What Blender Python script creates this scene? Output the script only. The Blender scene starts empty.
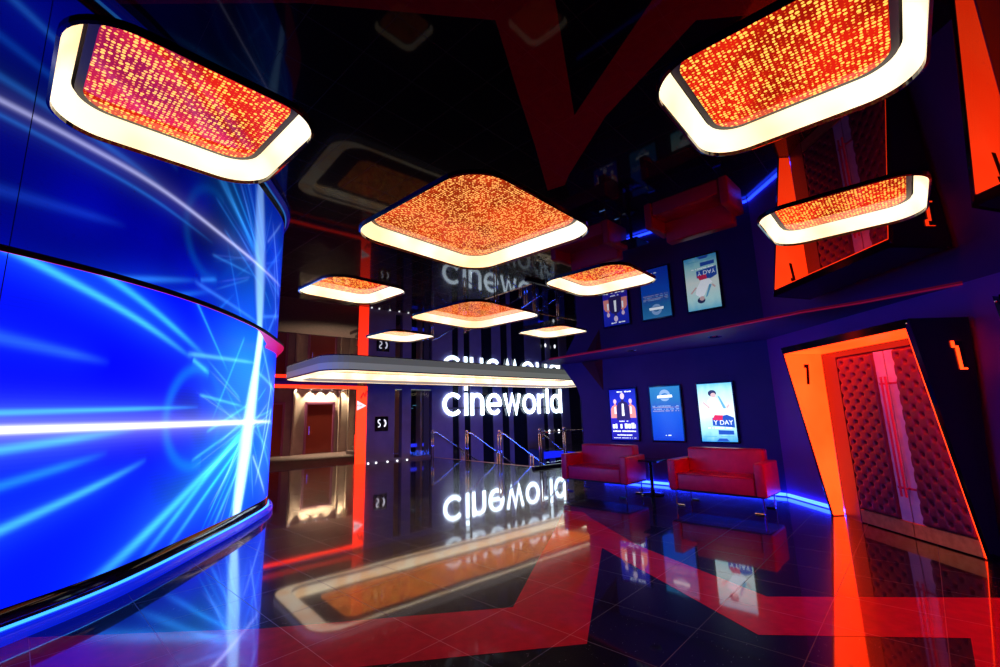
import bpy, bmesh, math, random
from mathutils import Vector, Matrix
random.seed(7)
SC = bpy.context.scene
COL = SC.collection
R = math.radians

# ------------------------------------------------------------------ camera, world, exposure
F_PX, PITCH, ROLL, CAM_H = 447.0, R(10.292), R(1.6056), 1.664
cd = bpy.data.cameras.new('camera'); cam = bpy.data.objects.new('camera', cd); COL.objects.link(cam)
cd.sensor_width = 36.0; cd.sensor_fit = 'HORIZONTAL'; cd.lens = F_PX * 36.0 / 1000.0
cd.clip_start = 0.05; cd.clip_end = 200
_fwd = Vector((0, math.cos(PITCH), math.sin(PITCH))); _up0 = Vector((0, -math.sin(PITCH), math.cos(PITCH))); _rt0 = Vector((1, 0, 0))
# the photograph is turned slightly: world up leans to the left in the frame
_rt = math.cos(ROLL) * _rt0 - math.sin(ROLL) * _up0
_up = math.sin(ROLL) * _rt0 + math.cos(ROLL) * _up0
cam.matrix_world = Matrix.Translation((0, 0, CAM_H)) @ Matrix((_rt, _up, -_fwd)).transposed().to_4x4()
SC.camera = cam
w = bpy.data.worlds.new('world'); SC.world = w; w.use_nodes = True
w.node_tree.nodes['Background'].inputs[0].default_value = (0.05, 0.03, 0.12, 1)
w.node_tree.nodes['Background'].inputs[1].default_value = 0.25
SC.view_settings.view_transform = 'Standard'; SC.view_settings.look = 'None'
SC.view_settings.gamma = 1.0; SC.view_settings.use_curve_mapping = False
SC.view_settings.exposure = 0.15
H = 3.0            # mirror ceiling height

# ------------------------------------------------------------------ axes of the place
TH = R(41.5)       # sign wall, canopy and stairs
AX = Vector((math.cos(TH), math.sin(TH), 0)); BX = Vector((-math.sin(TH), math.cos(TH), 0))
def ab(a, b, z=0.0): return AX * a + BX * b + Vector((0, 0, z))
def diag(x): return R(-45)

# ------------------------------------------------------------------ materials
def mat(name, col=(.5,.5,.5), rough=.5, metal=0., emit=None, es=1., ior=1.5, spec=.5, coat=0., trans=0., alpha=1.):
    m = bpy.data.materials.new(name); m.use_nodes = True
    b = m.node_tree.nodes['Principled BSDF']; I = b.inputs
    I['Base Color'].default_value = (*col, 1); I['Roughness'].default_value = rough; I['Metallic'].default_value = metal
    I['IOR'].default_value = ior; I['Specular IOR Level'].default_value = spec
    I['Coat Weight'].default_value = coat; I['Transmission Weight'].default_value = trans; I['Alpha'].default_value = alpha
    if emit: I['Emission Color'].default_value = (*emit, 1); I['Emission Strength'].default_value = es
    return m
def nodes(m): return m.node_tree.nodes, m.node_tree.links, m.node_tree.nodes['Principled BSDF']
def noise_col(m, c1, c2, scale=6., detail=3., bump=0., coord='Object', inp='Base Color', lo=.35, hi=.65):
    N, L, b = nodes(m)
    tc = N.new('ShaderNodeTexCoord'); n = N.new('ShaderNodeTexNoise'); n.inputs['Scale'].default_value = scale; n.inputs['Detail'].default_value = detail
    r = N.new('ShaderNodeValToRGB'); r.color_ramp.elements[0].color = (*c1, 1); r.color_ramp.elements[1].color = (*c2, 1)
    r.color_ramp.elements[0].position = lo; r.color_ramp.elements[1].position = hi
    L.new(tc.outputs[coord], n.inputs['Vector']); L.new(n.outputs['Fac'], r.inputs['Fac']); L.new(r.outputs['Color'], b.inputs[inp])
    if bump:
        bp = N.new('ShaderNodeBump'); bp.inputs['Strength'].default_value = bump; bp.inputs['Distance'].default_value = .01
        L.new(n.outputs['Fac'], bp.inputs['Height']); L.new(bp.outputs['Normal'], b.inputs['Normal'])
    return m

def floor_material(name, base, fleck):
    m = mat(name, base, .26, ior=1.5, spec=.07, coat=1.)
    N, L, b = nodes(m)
    tc = N.new('ShaderNodeTexCoord'); mp = N.new('ShaderNodeMapping'); mp.vector_type = 'TEXTURE'
    mp.inputs['Rotation'].default_value = (0, 0, R(47.2)); mp.inputs['Location'].default_value = (0, 0, 0)
    L.new(tc.outputs['Object'], mp.inputs['Vector'])
    sp = N.new('ShaderNodeSeparateXYZ'); L.new(mp.outputs['Vector'], sp.inputs[0])
    def line(out, off):
        a = N.new('ShaderNodeMath'); a.operation = 'ADD'; a.inputs[1].default_value = off; L.new(out, a.inputs[0])
        d = N.new('ShaderNodeMath'); d.operation = 'PINGPONG'; d.inputs[1].default_value = .35; L.new(a.outputs[0], d.inputs[0])
        c = N.new('ShaderNodeMath'); c.operation = 'LESS_THAN'; c.inputs[1].default_value = .0028; L.new(d.outputs[0], c.inputs[0]); return c
    l1 = line(sp.outputs['X'], .7 * 20 - 3.08); l2 = line(sp.outputs['Y'], .7 * 20 - .11)
    mx = N.new('ShaderNodeMath'); mx.operation = 'MAXIMUM'; L.new(l1.outputs[0], mx.inputs[0]); L.new(l2.outputs[0], mx.inputs[1])
    # sparkling quartz chips in the stone
    v = N.new('ShaderNodeTexVoronoi'); v.inputs['Scale'].default_value = 38; L.new(tc.outputs['Object'], v.inputs['Vector'])
    lt = N.new('ShaderNodeMath'); lt.operation = 'LESS_THAN'; lt.inputs[1].default_value = .075; L.new(v.outputs['Distance'], lt.inputs[0])
    wn = N.new('ShaderNodeTexWhiteNoise'); L.new(v.outputs['Position'], wn.inputs['Vector'])
    gt = N.new('ShaderNodeMath'); gt.operation = 'GREATER_THAN'; gt.inputs[1].default_value = .62; L.new(wn.outputs['Value'], gt.inputs[0])
    sk = N.new('ShaderNodeMath'); sk.operation = 'MULTIPLY'; L.new(lt.outputs[0], sk.inputs[0]); L.new(gt.outputs[0], sk.inputs[1])
    n = N.new('ShaderNodeTexNoise'); n.inputs['Scale'].default_value = 9; n.inputs['Detail'].default_value = 5; L.new(tc.outputs['Object'], n.inputs['Vector'])
    r = N.new('ShaderNodeValToRGB'); r.color_ramp.elements[0].color = (*[c * .7 for c in base], 1); r.color_ramp.elements[1].color = (*[c * 1.3 for c in base], 1)
    L.new(n.outputs['Fac'], r.inputs['Fac'])
    m1 = N.new('ShaderNodeMix'); m1.data_type = 'RGBA'; L.new(sk.outputs[0], m1.inputs['Factor']); L.new(r.outputs['Color'], m1.inputs['A']); m1.inputs['B'].default_value = (*fleck, 1)
    m2 = N.new('ShaderNodeMix'); m2.data_type = 'RGBA'; L.new(mx.outputs[0], m2.inputs['Factor']); L.new(m1.outputs['Result'], m2.inputs['A'])
    m2.inputs['B'].default_value = (*[min(1, c * 1.2 + .10) for c in base], 1)
    L.new(m2.outputs['Result'], b.inputs['Base Color'])
    ro = N.new('ShaderNodeMath'); ro.operation = 'MULTIPLY_ADD'; L.new(mx.outputs[0], ro.inputs[0]); ro.inputs[1].default_value = .5; ro.inputs[2].default_value = .045
    L.new(ro.outputs[0], b.inputs['Coat Roughness']); b.inputs['Coat IOR'].default_value = 1.6
    n2 = N.new('ShaderNodeTexNoise'); n2.inputs['Scale'].default_value = 1.3; n2.inputs['Detail'].default_value = 1; L.new(tc.outputs['Object'], n2.inputs['Vector'])
    bp = N.new('ShaderNodeBump'); bp.inputs['Strength'].default_value = .035; bp.inputs['Distance'].default_value = .02
    L.new(n2.outputs['Fac'], bp.inputs['Height']); L.new(bp.outputs['Normal'], b.inputs['Coat Normal'])
    return m

def dot_material(name, scale, base, dotc, dim, thr=.18, strength=1.):
    """rows of small lit holes in a glossy coloured sheet"""
    m = mat(name, (.02, .003, .003), .06, ior=1.5, spec=.34)
    N, L, b = nodes(m)
    tc = N.new('ShaderNodeTexCoord')
    v = N.new('ShaderNodeTexVoronoi'); v.voronoi_dimensions = '2D'; v.inputs['Scale'].default_value = scale; v.inputs['Randomness'].default_value = .28
    L.new(tc.outputs['Object'], v.inputs['Vector'])
    wn = N.new('ShaderNodeTexWhiteNoise'); L.new(v.outputs['Position'], wn.inputs['Vector'])
    # per-hole radius between small and large
    rad = N.new('ShaderNodeMapRange'); rad.inputs['To Min'].default_value = .12; rad.inputs['To Max'].default_value = .42; L.new(wn.outputs['Value'], rad.inputs['Value'])
    lt = N.new('ShaderNodeMath'); lt.operation = 'LESS_THAN'; L.new(v.outputs['Distance'], lt.inputs[0]); L.new(rad.outputs[0], lt.inputs[1])
    n = N.new('ShaderNodeTexNoise'); n.inputs['Scale'].default_value = 3.2; n.inputs['Detail'].default_value = 4; L.new(tc.outputs['Object'], n.inputs['Vector'])
    bright = N.new('ShaderNodeValToRGB'); bright.color_ramp.elements[0].color = (*dim, 1); bright.color_ramp.elements[1].color = (*dotc, 1)
    bright.color_ramp.elements[0].position = .3; bright.color_ramp.elements[1].position = .6
    L.new(wn.outputs['Value'], bright.inputs['Fac'])
    bs = N.new('ShaderNodeValToRGB'); bs.color_ramp.elements[0].color = (*[c * .45 for c in base], 1); bs.color_ramp.elements[1].color = (*base, 1)
    bs.color_ramp.elements[0].position = .38; bs.color_ramp.elements[1].position = .58
    L.new(n.outputs['Fac'], bs.inputs['Fac'])
    mx = N.new('ShaderNodeMix'); mx.data_type = 'RGBA'; L.new(lt.outputs[0], mx.inputs['Factor']); L.new(bs.outputs['Color'], mx.inputs['A']); L.new(bright.outputs['Color'], mx.inputs['B'])
    L.new(mx.outputs['Result'], b.inputs['Emission Color']); b.inputs['Emission Strength'].default_value = strength * 1.2
    return m

M = {}
M['floor'] = floor_material('black polished stone', (.006, .005, .008), (.9, .9, .95))
M['stripe'] = floor_material('red polished stone', (.92, .01, .03), (.6, .2, .2))
M['ceiling'] = noise_col(mat('black mirror ceiling', (.004, .002, .004), .012, ior=1.68), (.003, .002, .003), (.008, .003, .006), 1.5)
M['purple'] = noise_col(mat('purple painted wall', (.08, .05, .26), .6), (.075, .045, .25), (.10, .055, .30), 1.2)
M['purple2'] = noise_col(mat('violet painted wall', (.34, .05, .5), .6), (.32, .045, .48), (.38, .05, .52), 1.)
M['soffit'] = noise_col(mat('violet soffit paint', (.10, .04, .24), .5), (.09, .035, .22), (.12, .04, .26), 1.2)
M['greypurple'] = noise_col(mat('grey wall panel', (.17, .15, .32), .5), (.15, .135, .29), (.19, .17, .35), 2.)
M['black'] = mat('black matt', (.006, .005, .008), .5)
M['gloss'] = mat('black gloss', (.006, .004, .01), .08, ior=1.6)
M['maroon'] = noise_col(mat('maroon facet paint', (.09, .015, .03), .6), (.08, .012, .03), (.11, .02, .035), 3.)
M['navyrim'] = mat('navy frame', (.012, .010, .06), .35, spec=.25)
M['darkglass'] = mat('dark glass', (.004, .008, .018), .03, ior=1.5)
M['chrome'] = noise_col(mat('polished chrome', (.8, .8, .82), .09, 1.), (.74, .74, .78), (.86, .86, .88), 20.)
M['brass'] = noise_col(mat('brushed bronze kick plate', (.8, .4, .16), .32, .6), (.72, .34, .14), (.86, .46, .2), 14.)
M['leather'] = noise_col(mat('red leather', (.9, .012, .10), .36), (.84, .010, .09), (.95, .016, .11), 7., 4., .06)
M['orange'] = noise_col(mat('orange lit acrylic', (.5, .1, .02), .35, emit=(1, .026, .003), es=4.5), (1, .024, .002), (1, .036, .004), 1.1, inp='Emission Color')
M['orangebar'] = mat('orange lit beam face', (.5, .06, .02), .4, emit=(1, .022, .004), es=3.2)
M['redlit'] = mat('red lit soffit ring', (.4, .01, .03), .4, emit=(.75, .004, .035), es=.7)  # red light falling on the ring is put in as emission
M['redtrim'] = mat('crimson trim', (.55, .02, .08), .35, emit=(.35, .006, .05), es=.35)  # weak emission stands in for red light caught by the trim
M['white_sign'] = mat('white lit letter face', (.8, .8, .8), .4, emit=(.72, .88, 1.), es=5.)
M['warm'] = noise_col(mat('warm lit diffuser', (.7, .65, .5), .35, emit=(1, .8, .45), es=1.5), (1, .62, .30), (1, .86, .58), 2.2, 2., inp='Emission Color', lo=.38, hi=.6)
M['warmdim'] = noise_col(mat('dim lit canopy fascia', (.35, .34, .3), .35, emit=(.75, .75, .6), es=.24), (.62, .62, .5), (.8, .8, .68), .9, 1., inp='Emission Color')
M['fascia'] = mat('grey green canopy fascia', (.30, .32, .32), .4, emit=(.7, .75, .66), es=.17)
M['bluestrip'] = mat('blue light strip', (.1, .2, .6), .4, emit=(.01, .035, 1.), es=20.)
M['whitedot'] = mat('small white light', (.8, .8, .8), .4, emit=(.9, .93, 1.), es=2.5)
M['dots_s'] = dot_material('orange dotted sheet small', 54., (.62, .012, .004), (1.3, .62, .09), (.75, .12, .01))
M['dots_l'] = dot_material('orange dotted sheet large', 58., (.50, .03, .005), (1.25, .52, .12), (.62, .10, .008))
M['dots_c'] = dot_material('orange dotted sheet canopy', 22., (.85, .10, .01), (1.8, .75, .12), (1.0, .2, .02))
M['beige'] = noise_col(mat('beige plaster', (.42, .34, .28), .7), (.38, .31, .25), (.47, .38, .31), 1.6)
M['greyfloor'] = noise_col(mat('dull brown carpet', (.12, .07, .07), .85), (.10, .06, .06), (.15, .09, .08), 8.)
M['doorwood'] = mat('reddish door leaf', (.30, .05, .03), .25, ior=1.5)
M['doorframe'] = mat('plum door frame', (.36, .10, .22), .4)
M['pad'] = noise_col(mat('tufted plum upholstery', (.15, .006, .05), .42), (.13, .005, .045), (.18, .008, .055), 9., 3., .05)
M['plate'] = noise_col(mat('pale metal push plate', (.72, .62, .85), .38, .15), (.62, .52, .82), (.86, .72, .9), 5., 3.)
M['handle'] = mat('red pull handle', (.6, .03, .14), .3)
M['redframe'] = mat('crimson painted frame', (.055, .002, .04), .4)
M['glass'] = mat('clear balustrade glass', (.9, .95, 1.), .02, trans=1., ior=1.2, spec=.5)
M['stone'] = noise_col(mat('dark stair stone', (.03, .03, .05), .25), (.02, .02, .035), (.05, .045, .07), 10.)

# ------------------------------------------------------------------ mesh helpers
def link(name, me, m=None, parent=None):
    o = bpy.data.objects.new(name, me); COL.objects.link(o)
    if parent is not None: o.parent = parent
    if m is not None:
        for k in (m if isinstance(m, (list, tuple)) else [m]): me.materials.append(M[k] if isinstance(k, str) else k)
    return o
def obj(name, bm, m=None, parent=None, smooth=False):
    bmesh.ops.recalc_face_normals(bm, faces=bm.faces)
    me = bpy.data.meshes.new(name); bm.to_mesh(me); bm.free()
    if smooth:
        for p in me.polygons: p.use_smooth = True
    return link(name, me, m, parent)
def raw(name, vs, fs, m=None, parent=None, smooth=False):
    me = bpy.data.meshes.new(name); me.from_pydata([tuple(v) for v in vs], [], fs); me.update()
    if smooth:
        for p in me.polygons: p.use_smooth = True
    return link(name, me, m, parent)
def box(bm, x0, x1, y0, y1, z0, z1, bev=0., seg=2):
    r = bmesh.ops.create_cube(bm, size=1.)
    vs = r['verts']
    for v in vs:
        v.co = Vector(((x0 + x1) / 2 + v.co.x * (x1 - x0), (y0 + y1) / 2 + v.co.y * (y1 - y0), (z0 + z1) / 2 + v.co.z * (z1 - z0)))
    if bev:
        es = list({e for v in vs for e in v.link_edges})
        bmesh.ops.bevel(bm, geom=es, offset=bev, segments=seg, profile=.5, affect='EDGES')
    return bm
def hexa(bm, q0, q1):
    """solid between two quads"""
    a = [bm.verts.new(p) for p in q0]; b = [bm.verts.new(p) for p in q1]
    bm.faces.new(a); bm.faces.new(b[::-1])
    for i in range(4):
        j = (i + 1) % 4; bm.faces.new((a[i], b[i], b[j], a[j]))
    return bm
def prism(bm, pts, z0, z1):
    a = [bm.verts.new((p[0], p[1], z0)) for p in pts]; b = [bm.verts.new((p[0], p[1], z1)) for p in pts]
    bm.faces.new(a[::-1]); bm.faces.new(b)
    n = len(pts)
    for i in range(n):
        j = (i + 1) % n; bm.faces.new((a[i], a[j], b[j], b[i]))
    return bm
def vprism(bm, pts, y0, y1):
    """outline in x,z extruded in y"""
    a = [bm.verts.new((p[0], y0, p[1])) for p in pts]; b = [bm.verts.new((p[0], y1, p[1])) for p in pts]
    bm.faces.new(a); bm.faces.new(b[::-1])
    n = len(pts)
    for i in range(n):
        j = (i + 1) % n; bm.faces.new((a[i], b[i], b[j], a[j]))
    return bm
def tube(bm, pts, r, n=10, cap=True):
    pts = [Vector(p) for p in pts]; rings = []
    for i, p in enumerate(pts):
        d = (pts[min(i + 1, len(pts) - 1)] - pts[max(i - 1, 0)]).normalized()
        u = d.cross(Vector((0, 0, 1)))
        if u.length < 1e-3: u = d.cross(Vector((1, 0, 0)))
        u.normalize(); v = d.cross(u)
        rings.append([bm.verts.new(p + (u * math.cos(2 * math.pi * k / n) + v * math.sin(2 * math.pi * k / n)) * r) for k in range(n)])
    for i in range(len(rings) - 1):
        for k in range(n):
            bm.faces.new((rings[i][k], rings[i][(k + 1) % n], rings[i + 1][(k + 1) % n], rings[i + 1][k]))
    if cap: bm.faces.new(rings[0][::-1]); bm.faces.new(rings[-1])
    return bm
def lathe(bm, prof, n=28, c=(0, 0, 0)):
    rings = [[bm.verts.new((c[0] + r * math.cos(2 * math.pi * k / n), c[1] + r * math.sin(2 * math.pi * k / n), c[2] + z)) for k in range(n)] for r, z in prof]
    for i in range(len(rings) - 1):
        for k in range(n): bm.faces.new((rings[i][k], rings[i][(k + 1) % n], rings[i + 1][(k + 1) % n], rings[i + 1][k]))
    bm.faces.new(rings[0][::-1]); bm.faces.new(rings[-1]); return bm
def ball(bm, c, r):
    return bmesh.ops.create_uvsphere(bm, u_segments=14, v_segments=9, radius=r, matrix=Matrix.Translation(c))
def tag(o, label, cat, group=None, kind=None):
    o['label'] = label; o['category'] = cat
    if group: o['group'] = group
    if kind: o['kind'] = kind
    return o
def struct(o, label=None):
    o['kind'] = 'structure'
    if label: o['label'] = label
    return o
def empty(name, loc, rz=0., label=None, cat=None, group=None):
    o = bpy.data.objects.new(name, None); COL.objects.link(o); o.location = loc; o.rotation_euler = (0, 0, rz); o.empty_display_size = .1
    if label: tag(o, label, cat, group)
    return o
def copy_tree(o, parent=None):
    c = o.copy(); COL.objects.link(c); c.parent = parent
    for ch in list(o.children): copy_tree(ch, c)
    return c
def fill_poly(bm, loops, z):
    es = []
    for lp in loops:
        vs = [bm.verts.new((p[0], p[1], z)) for p in lp]
        es += [bm.edges.new((vs[i], vs[(i + 1) % len(vs)])) for i in range(len(vs))]
    bmesh.ops.triangle_fill(bm, use_beauty=True, use_dissolve=False, edges=es)
    return bm
def rounded(hx, hy, r, n=10, cx=0., cy=0., rot=0.):
    o = []
    for sx, sy, a0 in ((1, 1, 0), (-1, 1, 90), (-1, -1, 180), (1, -1, 270)):
        for k in range(n + 1):
            a = R(a0 + 90 * k / n)
            x, y = sx * (hx - r) + r * math.cos(a), sy * (hy - r) + r * math.sin(a)
            o.append((cx + x * math.cos(rot) - y * math.sin(rot), cy + x * math.sin(rot) + y * math.cos(rot)))
    return o
def spline(pts, n=24):
    P_ = [[2 * a - b for a, b in zip(pts[0], pts[1])]] + [list(p) for p in pts] + [[2 * a - b for a, b in zip(pts[-1], pts[-2])]]
    o = []
    for i in range(1, len(P_) - 2):
        for k in range(n):
            t = k / n; a, b, c, d = P_[i - 1:i + 3]
            o.append(tuple(.5 * (2 * b[j] + (-a[j] + c[j]) * t + (2 * a[j] - 5 * b[j] + 4 * c[j] - d[j]) * t * t + (-a[j] + 3 * b[j] - 3 * c[j] + d[j]) * t ** 3) for j in range(2)))
    o.append(tuple(P_[-2])); return o
def offset(curve, f):
    """move a plan curve sideways (towards +x side) by f(i)"""
    o = []
    for i, p in enumerate(curve):
        a = curve[max(i - 1, 0)]; b = curve[min(i + 1, len(curve) - 1)]
        d = Vector((b[0] - a[0], b[1] - a[1])).normalized(); n = Vector((d.y, -d.x)); k = f(i)
        o.append((p[0] + n.x * k, p[1] + n.y * k))
    return o
def ribbon(name, c0, z0, c1, z1, m, parent=None, smooth=True):
    vs = [(p[0], p[1], z0) for p in c0] + [(p[0], p[1], z1) for p in c1]; n = len(c0)
    return raw(name, vs, [(i, i + 1, n + i + 1, n + i) for i in range(n - 1)], m, parent, smooth)
def stroke(bm, pts, wd, y0, y1, closed=False):
    """flat thick line in the x,z plane, extruded in y, built as one strip"""
    pts = [Vector(p) for p in pts]; n = len(pts); L_ = []; R_ = []
    for i, p in enumerate(pts):
        if closed: a, b = pts[i - 1], pts[(i + 1) % n]
        else: a, b = pts[max(i - 1, 0)], pts[min(i + 1, n - 1)]
        d1 = (p - a).normalized() if (p - a).length > 1e-6 else (b - p).normalized()
        d2 = (b - p).normalized() if (b - p).length > 1e-6 else d1
        n1 = Vector((-d1.y, d1.x)); n2 = Vector((-d2.y, d2.x)); nn = (n1 + n2).normalized(); k = min(1.8, 1 / max(.4, nn.dot(n1)))
        L_.append(p + nn * wd / 2 * k); R_.append(p - nn * wd / 2 * k)
    V = [[bm.verts.new((q.x, y, q.y)) for q in arr] for y in (y0, y1) for arr in (L_, R_)]
    rng = range(n) if closed else range(n - 1)
    for i in rng:
        j = (i + 1) % n
        bm.faces.new((V[0][i], V[0][j], V[1][j], V[1][i])); bm.faces.new((V[2][i], V[3][i], V[3][j], V[2][j]))
        bm.faces.new((V[0][i], V[2][i], V[2][j], V[0][j])); bm.faces.new((V[1][i], V[1][j], V[3][j], V[3][i]))
    if not closed:
        for i in (0, n - 1): bm.faces.new((V[0][i], V[1][i], V[3][i], V[2][i]))
    return bm
def arc(cx, cz, rx, rz, a0, a1, n=18): return [(cx + rx * math.cos(R(a0 + (a1 - a0) * k / n)), cz + rz * math.sin(R(a0 + (a1 - a0) * k / n))) for k in range(n + 1)]

# ------------------------------------------------------------------ plans
LED = spline([(-5.6, .3), (-4.55, 1.9), (-4.2, 2.9), (-3.98, 3.82), (-3.88, 4.8), (-4.02, 6.3), (-4.2, 7.6), (-4.47, 8.8), (-5.06, 9.75), (-5.8, 10.45), (-6.9, 10.9)])
EDGE = spline([(-5.5, 0.1), (-4.6, 1.4), (-4.05, 2.4), (-3.72, 3.15), (-3.47, 3.92), (-3.36, 4.7), (-3.38, 5.5), (-3.50, 6.4), (-3.72, 7.3), (-3.95, 8.05), (-4.45, 8.9), (-5.1, 9.7), (-6.9, 10.6)])
LAMPS = [  # centre, half side, corner radius, large?
    (-1.37, 1.80, .43, .2, 0), (1.22, 1.65, .43, .2, 0), (-.16, 3.12, .66, .25, 1), (2.45, 3.00, .455, .2, 0), (-1.55, 4.58, .44, .2, 0),
    (-.33, 5.97, .68, .26, 1), (1.06, 4.48, .455, .2, 0), (-1.67, 7.37, .45, .2, 0), (.885, 7.33, .455, .2, 0)]
LROT = R(48.2)
CA0, CA1, CB0, CB1 = 3.85, 16.0, 10.40, 13.95          # canopy opening in a, b
def canopy_loop(inset, r, n=8):
    return [tuple(ab(a, b)[:2]) for a, b in rounded((CA1 - CA0) / 2 - inset, (CB1 - CB0) / 2 - inset, r, n, (CA0 + CA1) / 2, (CB0 + CB1) / 2)]
SOF = [(1.22, 11.15), (2.84, 9.0), (3.70, 7.5), (4.33, 6.3), (4.80, 5.78), (5.30, 4.95)]

# ------------------------------------------------------------------ floor
bm = bmesh.new()
hole = [tuple(ab(a, b)[:2]) for a, b in ((10.55, 9.98), (15.5, 9.98), (15.5, 16.38), (10.55, 16.38))]
fill_poly(bm, [[(-9.5, -4), (7.4, -4), (7.4, 16), (13, 22), (8, 32), tuple(ab(7.6, 16.5)[:2]), tuple(ab(-1, 16.5)[:2]), (-16, 4)], hole], 0.)
fl = struct(obj('floor', bm, 'floor'), 'black polished stone tile floor with sparkling chips')
ST = [(-4.6, 3.95), (-2.0, 4.01), (-.915, 4.156), (.047, 4.286), (.366, 5.555), (.66, 6.67), (1.02, 8.2), (1.33, 8.0), (1.36, 7.61), (1.665, 5.99), (2.32, 4.36),
      (4.22, 4.2), (5.2, 4.12), (5.2, 2.2), (2.4, 2.6), (2.97, 3.196), (3.30, 3.547), (1.855, 3.681), (1.192, 5.948), (.571, 3.62), (-.753, 3.434), (-4.6, 2.9)]
bm = bmesh.new(); fill_poly(bm, [ST], .0015)
struct(obj('floor', bm, 'stripe'), 'red zigzag stone band inlaid in the black floor')
bm = bmesh.new(); prism(bm, [tuple(ab(a, b)[:2]) for a, b in ((-1, 16.56), (7.15, 16.56), (10.2, 16.56), (10.2, 23.4), (-1, 23.4))], -.1, .012)
struct(obj('floor', bm, 'greyfloor'), 'dull brown carpet of the entrance alcove')
bm = bmesh.new(); box(bm, 10.5, 24, 9, 18, -2.75, -2.6); o = obj('floor', bm, 'stone'); o.rotation_euler = (0, 0, TH); struct(o, 'floor of the lower level below the stairs')

# ------------------------------------------------------------------ mirror ceiling with openings
bm = bmesh.new()
outer = EDGE[:] + [tuple(ab(-1, 16.39)[:2])] + [tuple(ab(24, 16.39)[:2]), (9, 14)] + [(2.6, 12.2)] + SOF[:] + [(5.30, -4), (-5.5, -4)]
loops = [outer] + [rounded(h, h, r, 10, cx, cy, LROT) for cx, cy, h, r, _ in LAMPS] + [canopy_loop(0, .55)]
fill_poly(bm, loops, H)
struct(obj('ceiling', bm, 'ceiling'), 'black mirror gloss ceiling')
bm = bmesh.new(); prism(bm, SOF + [(5.32, 8.75), (1.6, 12.6), (1.0, 11.9)], H - .012, H + .1)
sf = struct(obj('ceiling', bm, 'soffit'), 'violet painted soffit strip along the poster wall')
bm = bmesh.new(); tube(bm, [(x, y, H - .012) for x, y in SOF], .011, 8); struct(obj('trim_1', bm, 'redtrim'), 'thin crimson trim along the ceiling edge')
# ceiling edge rim round the video wall, wide and red at its far turn
n = len(EDGE)
def rimw(i):
    y = EDGE[i][1]; return -(.012 + .35 * min(1, max(0, (y - 6.3) / 2.2)))
inner = offset(EDGE, rimw)
bm = bmesh.new()
for c0, z0, c1, z1 in ((EDGE, H + .002, EDGE, H - .045),):
    pass
ribbon('trim_2', EDGE, H + .004, EDGE, H - .026, 'black'); struct(bpy.data.objects['trim_2'], 'dark edge of the ceiling round the video wall')
o = ribbon('trim_3', EDGE, H - .026, inner, H - .026, 'redlit'); struct(o, 'red lit ring soffit round the video wall')
o = ribbon('trim_4', inner, H - .026, inner, H + .02, 'redlit'); struct(o, 'red lit inner edge of the ring soffit')
bm = bmesh.new(); fill_poly(bm, [[(-7.5, -4), (-3.2, -4), (-3.2, 9), (-5.5, 11.4), (-9, 11.4)]], 3.55)
struct(obj('ceiling', bm, 'black'), 'dark upper ceiling behind the video wall rim')
# rear, side walls of the hall
def wallbox(name, p, q, z0, z1, th, m, label):
    p, q = Vector(p), Vector(q); d = (q - p).normalized(); nn = Vector((-d.y, d.x)) * th
    bm = bmesh.new(); prism(bm, [p, q, q + nn, p + nn], z0, z1); return struct(obj(name, bm, m), label)
wallbox('wall_rear', (-9.5, -4), (5.4, -4), 0, 3.6, -.15, 'black', 'dark wall behind the viewer')
wallbox('wall_right', (5.30, -4), (5.30, 8.80), 0, H + .3, -.15, 'purple2', 'violet wall behind the screen doors')
# poster wall with leaning end pier (local x along the wall, y away)
pw = empty('wall_posters', (5.30, 8.80, 0), R(-45)); struct(pw, 'deep blue painted wall with three lit posters')
def pwx(x): return -(5.30 - x) * math.sqrt(2)
bm = bmesh.new(); vprism(bm, [(pwx(2.11), 0), (pwx(2.11), 1.95), (pwx(2.03), 2.3), (pwx(1.62), H + .1), (0.1, H + .1), (0.1, 0)], 0, .9)
obj('wall_panel', bm, 'purple', pw)
bm = bmesh.new()
tri = [(pwx(2.16), H - .013), (pwx(2.62), H - .013), (pwx(2.60), 2.2)]
vs = [bm.verts.new((x, -.004, z)) for x, z in tri]; apex = bm.verts.new((pwx(2.5), -.12, 2.95)); bk = [bm.verts.new((x, .05, z)) for x, z in tri]
for i in range(3):
    j = (i + 1) % 3; bm.faces.new((vs[i], vs[j], apex)); bm.faces.new((vs[i], bk[i], bk[j], vs[j]))
bm.faces.new(bk[::-1]); obj('wall_facet', bm, 'maroon', pw)
bm = bmesh.new(); box(bm, pwx(2.5), -.02, -.03, 0, .02, .07); obj('light_strip', bm, 'bluestrip', pw)
bm = bmesh.new(); box(bm, -.035, 0, 7.35, 8.76, .02, .07); o = obj('light_strip', bm, 'bluestrip'); o.location = (5.30, 0, 0); tag(o, 'short blue light strip at the foot of the violet wall beside the screen door', 'light strip')

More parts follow.
